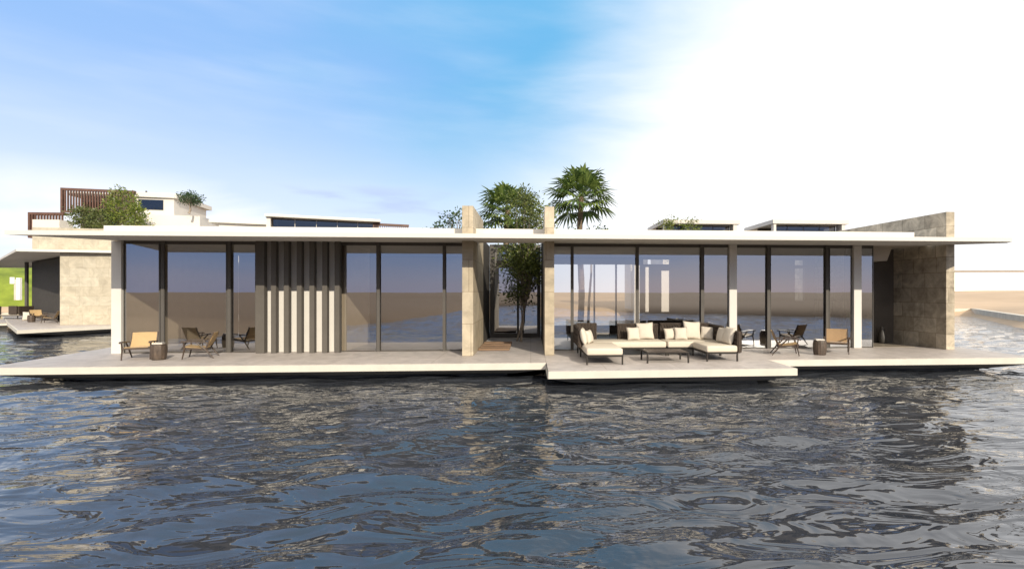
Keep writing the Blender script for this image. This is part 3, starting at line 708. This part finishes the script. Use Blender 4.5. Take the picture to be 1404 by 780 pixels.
# ------------------------------------------------------------------ neighbouring villa at left
nb = CW(-27, 28); NB = thing('neighbour_villa', 'neighbouring floating villa with pale stone wall at the left edge', 'house', (*nb, 0)); NO = (*nb, 0)
def np_(name, bm, m, parent=NB): return obj(name, bm, m, parent, off=NO)
def poly(*rd): return [CW(r, d) for r, d in rd]
pd = poly((-24.6, 22.4), (-20.5, 31), (-27, 44), (-44, 39), (-31.3, 28.0))
slab_deck('deck', pd, poly((-24.62, 22.5), (-20.6, 31), (-27, 43.9), (-43.9, 38.9), (-31.25, 28.06)), poly((-24.3, 24.2), (-21.6, 30.5), (-27, 43), (-42, 38.5), (-30.4, 28.9)), parent=NB, off=NO)
pl = poly((-31.5, 28.3), (-36, 32), (-39, 30), (-33.6, 26.6)); plh = poly((-31.9, 28.5), (-36, 31.6), (-38.3, 30), (-33.8, 27.2))
slab_deck('deck_platform', pl, pl, plh, z=-.006, parent=NB, off=NO)
rp = poly((-27.7, 25.2), (-20.2, 27.2), (-26, 42), (-48, 42), (-35.6, 31.5))
ri = poly((-27.6, 25.9), (-20.7, 27.7), (-26, 41.5), (-46, 41), (-34.8, 31.9))
bm = B(); loft(bm, [[(x, y, 3.82) for x, y in ri], [(x, y, 3.78) for x, y in rp], [(x, y, 3.91) for x, y in rp]]); nroof = np_('roof', bm, 'plaster')
bm = B(); prism(bm, poly((-26.3, 26.0), (-20.4, 27.4), (-20.7, 28.6), (-26.9, 27.2)), .002, 3.775); np_('stone_wall', bm, 'travertine_pale')
bm = B(); prism(bm, poly((-27.75, 26.0), (-20.5, 27.5), (-21, 30), (-29, 29)), 3.915, 5.1); np_('upper_wall', bm, 'travertine_pale', nroof)
bm = B(); prism(bm, poly((-28.7, 28.6), (-36.2, 33.9), (-35.5, 34.9), (-27.9, 29.6)), .002, 3.77); np_('facade', bm, 'dark_wall')
bm = B(); a, b_ = CW(-29.6, 29.1), CW(-34.4, 32.5); bar(bm, (*a, .25), (*b_, .25), .05, .45); np_('plinth', bm, 'dark_metal')
bm = B(); a = CW(-36.55, 33.9); box(bm, a[0] - .07, a[0] + .07, a[1] - .07, a[1] + .07, .002, 3.77); np_('column', bm, 'dark_metal')
# neighbour terrace sofa
ns = dup([o for o in C.objects if o.get('label', '').startswith('long cream sofa section with open')][0], P(12, 32.5), R(172), 'distant woven sofa on the left neighbour terrace seen from behind')
ns['group'] = 'outdoor sofa sections with dark woven backs'
x, y, _ = P(38, 30.0); o = obj('throw_pillow', pillow_mesh(.55, .1), 'pillow_fabric', None, True); o.location = (x, y, .004); o.rotation_euler = (R(-12), 0, R(20)); tag(o, 'distant pale pillow standing on the left neighbour deck', 'pillow')

# ------------------------------------------------------------------ houses behind
def house_frame(name, label, px, d, ang, k=1.0):
    x, y, _ = P(px, d * k); t = thing(name, label, 'house', (x, y, EYE + (0.2 - EYE) * k), ang - YAW, group='white two storey houses behind the villa')
    t.scale = (k, k, k); return t
def hb(t, name, m, *bx, parent=None):
    bm = B(); off = 0.2
    for b6 in bx: box(bm, *b6[:4], b6[4] - off, b6[5] - off)
    return obj(name, bm, m, parent or t)
def louvres(t, x0, x1, y0, y1, z0, z1, n, name='louvre_screen'):
    o = 0.2; bm = B(); box(bm, x0, x1, y0, y1, z1 - .16 - o, z1 - o)
    box(bm, x0, x0 + .12, y0, y1, z0 - o, z1 - .161 - o); box(bm, x0 + .121, x1, y0, y0 + .08, z0 - o, z0 + .12 - o)
    for k in range(n):
        x = x0 + .25 + (x1 - x0 - .35) * k / (n - 1); box(bm, x - .035, x + .035, y0 + .01, y0 + .10, z0 + .121 - o, z1 - .161 - o)
    return obj(name, bm, 'wood_louvre', t)
# house with the brown louvre box (far left, tallest)
hc = house_frame('white_house', 'tallest white house behind at left with brown louvre balcony', 84, 34.0, R(14), 1.25)
hb(hc, 'wall', 'white_house', (0.2, 6.8, -1.0, 5.5, .2, 5.9))
hb(hc, 'wall', 'white_house', (0.4, 6.5, 1.2, 5.4, 5.9, 8.45), (3.2, 6.5, .3, 1.19, 5.9, 8.45))
cr_ = hb(hc, 'roof', 'white_house', (2.9, 6.75, .1, 5.8, 8.46, 8.78)); hb(hc, 'roof_vent', 'dark_metal', (4.4, 4.48, 1, 1.08, 8.781, 9.05), parent=cr_)
hb(hc, 'roof', 'white_house', (0.0, 2.89, .55, 5.6, 8.46, 8.70))
louvres(hc, 0.0, 4.3, -.1, .09, 7.15, 8.83, 26)
for x0, x1 in ((.6, 2.0), (2.1, 3.1)): hb(hc, 'window', 'glass_far', (x0, x1, 1.14, 1.19, 6.2, 8.1))
hb(hc, 'window', 'glass_far', (4.35, 5.85, .24, .295, 7.6, 8.3)); hb(hc, 'window', 'glass_far', (4.2, 5.5, -1.05, -1.005, 5.85, 5.89))
hb(hc, 'terrace_block', 'white_house', (5.1, 8.9, -1.6, 2.0, .2, 7.0)); hb(hc, 'parapet', 'white_house', (2.6, 5.09, -1.3, -1.06, 5.2, 5.86))
# low louvre canopy house at far left
hg = house_frame('white_house', 'lower white house with brown louvre canopy at the far left', 40, 33.0, R(4), 1.25)
hb(hg, 'wall', 'white_house', (0.1, 2.6, .4, 4.0, .2, 5.1), (.75, 2.4, -.6, .39, .2, 6.45)); louvres(hg, 0, 2.2, -.1, .3, 5.3, 7.0, 11)
hb(hg, 'window', 'glass_far', (.2, .7, .34, .395, 3.9, 5.0)); hb(hg, 'roof', 'white_house', (0.0, 2.7, .31, 4.2, 5.11, 5.3))
# house left of centre
hd = house_frame('white_house', 'white house behind with long glass band left of centre', 365, 40.0, R(22))
hb(hd, 'wall', 'white_house', (0, 9.6, .6, 5.0, .2, 5.6), (0, .30, 0, 5.0, 5.6, 7.77))
hb(hd, 'side_wing', 'white_house', (-3.8, -.2, 2.6, 6.0, .2, 7.4)); hb(hd, 'roof', 'white_house', (-4.4, -.1, 2.2, 6.4, 7.41, 7.6))
hb(hd, 'roof', 'white_house', (-.06, 8.6, -.3, 5.2, 7.78, 7.99))
hb(hd, 'back_wall', 'room_wall', (.36, 8.2, 3.0, 3.2, 5.6, 7.77))
for k in range(5): hb(hd, 'window', 'glass_far', (.40 + 1.6 * k, 1.95 + 1.6 * k, .62, .66, 5.62, 7.76)); hb(hd, 'mullion', 'white_house', (1.96 + 1.6 * k, 1.995 + 1.6 * k, .55, .68, 5.61, 7.77))
louvres(hd, 8.0, 11.0, 0.2, .8, 6.4, 7.72, 16)
# two alike houses at right
def right_house(label, px, d):
    t = house_frame('white_house', label, px, d, YAW)
    hb(t, 'wall', 'white_house', (0, 6.2, .5, 4.6, .2, 5.6)); hb(t, 'roof', 'white_house', (-.2, 6.1, -.4, 5.0, 7.18, 7.50))
    hb(t, 'back_wall', 'room_wall', (0, 5.8, 2.6, 2.8, 5.6, 7.17)); hb(t, 'side_post', 'white_house', (5.55, 5.85, -.3, .5, 5.61, 7.17)); hb(t, 'side_post', 'white_house', (-.1, .1, -.3, .1, 5.61, 7.17))
    for k in range(4): hb(t, 'window', 'glass_far', (.12 + 1.36 * k, 1.42 + 1.36 * k, .55, .6, 5.62, 7.15)); hb(t, 'mullion', 'dark_metal', (1.43 + 1.36 * k, 1.47 + 1.36 * k, .53, .62, 5.61, 7.16))
    hb(t, 'parapet', 'white_house', (-1.2, 6.4, .2, .49, 4.6, 5.75)); hb(t, 'rear_block', 'white_house', (-1.8, -.25, 4.7, 7.5, .2, 7.05)); return t
right_house('white flat roofed house behind with shrubs on its terrace', 911, 40.0)
right_house('white flat roofed house behind, next to the right stone wall', 1060, 40.0)
# shrubs and the little tree on the terraces
def bush(label, px, d, z0, z1, wr, seed, m, n=40, per=26, size=.14, name='shrub', group='shrubs on the house terraces', stems=3, k=1.0):
    x, y, _ = P(px, d * k); h = z1 - z0; z0 = EYE + (z0 - EYE) * k
    t = tree(name, label, 'shrub', (x, y, z0), (0, 0, h * .56), (wr, wr * .7, h * .46), n, per, .28, size, m, seed, stems=stems, trunk_r=.03, group=group, shell=.2, wd=.5)
    t.scale = (k, k, k); return t
bush('low olive shrub at the left of the louvre house terrace', 116, 32.5, 5.52, ZH(284, 32.5), .85, 31, 'leaf_olive', 60, 30, .17, k=1.25)
bush('tall airy shrub in front of the louvre house, highest of the terrace shrubs', 166, 32.4, 5.52, ZH(257, 32.4), .95, 32, 'leaf_bright', 80, 28, .17, k=1.25)
bush('mid-height shrub between the low and tall terrace shrubs', 141, 32.2, 5.52, ZH(288, 32.2), .7, 33, 'leaf_olive', 50, 28, .17, k=1.25)
bush('bushy shrub at the right side of the tall terrace shrub', 188, 32.3, 5.52, ZH(282, 32.3), .5, 34, 'leaf_bright', 40, 26, .17, k=1.25)
bush('leafy shrub with taller shoots on the right house terrace, left one', 916, 39.3, 4.4, ZH(296, 39.3), .75, 35, 'leaf_bright', 46, 26, .17)
bush('leafy shrub on the right house terrace, right one of two', 945, 39.3, 4.4, ZH(297, 39.3), .85, 36, 'leaf_bright', 50, 24, .17)
x, y, _ = P(259, 33.6 * 1.25); bt = tree('bonsai_tree', 'small flat-topped tree on the white block of louvre house', 'tree', (x, y, EYE + (7.01 - EYE) * 1.25), (0.05, 0, 1.02), (.80, .6, .34), 44, 46, .24, .13, 'leaf_dark', 41, trunk_r=.085, shell=.2); bt.scale = (1.25, 1.25, 1.25)
# white marker post on the lawn side, far left
x, y, _ = P(26, 46); sg = thing('sign_pillar', 'white pillar with a square side panel near the lawn', 'sign', (x, y, 1.0))
obj('pillar', one(rbox, -.15, .16, -.12, .12, 0, 2.05, .01, 1), 'sign_white', sg); obj('post', one(box, -.36, -.152, -.08, .08, 0, 1.9), 'quay_stone', sg); obj('panel', one(box, -.66, -.28, -.14, -.082, 1.5, 2.1), 'sign_white', sg)
# long white building beyond the sand at right
x, y, _ = P(1300, 78); lb = thing('beach_building', 'long low white building beyond the sand at the right edge', 'building', (x, y, 1.6), -R(6))
obj('wall', one(box, 0, 60, 0, 9, -.6, ZH(372, 78) - 1.6), 'sign_white', lb); obj('roof', one(box, -.3, 60.3, -.3, 9.3, ZH(372, 78) - 1.598, ZH(372, 78) - 1.45), 'grey_ceramic', lb)

tag(obj('garden_wall', one(rbox, 6.5, 20, 31, 31.3, -.4, 3.4, .01, 1), 'white_house'), 'sunlit white garden wall seen through slots in the rear of the right room', 'wall')
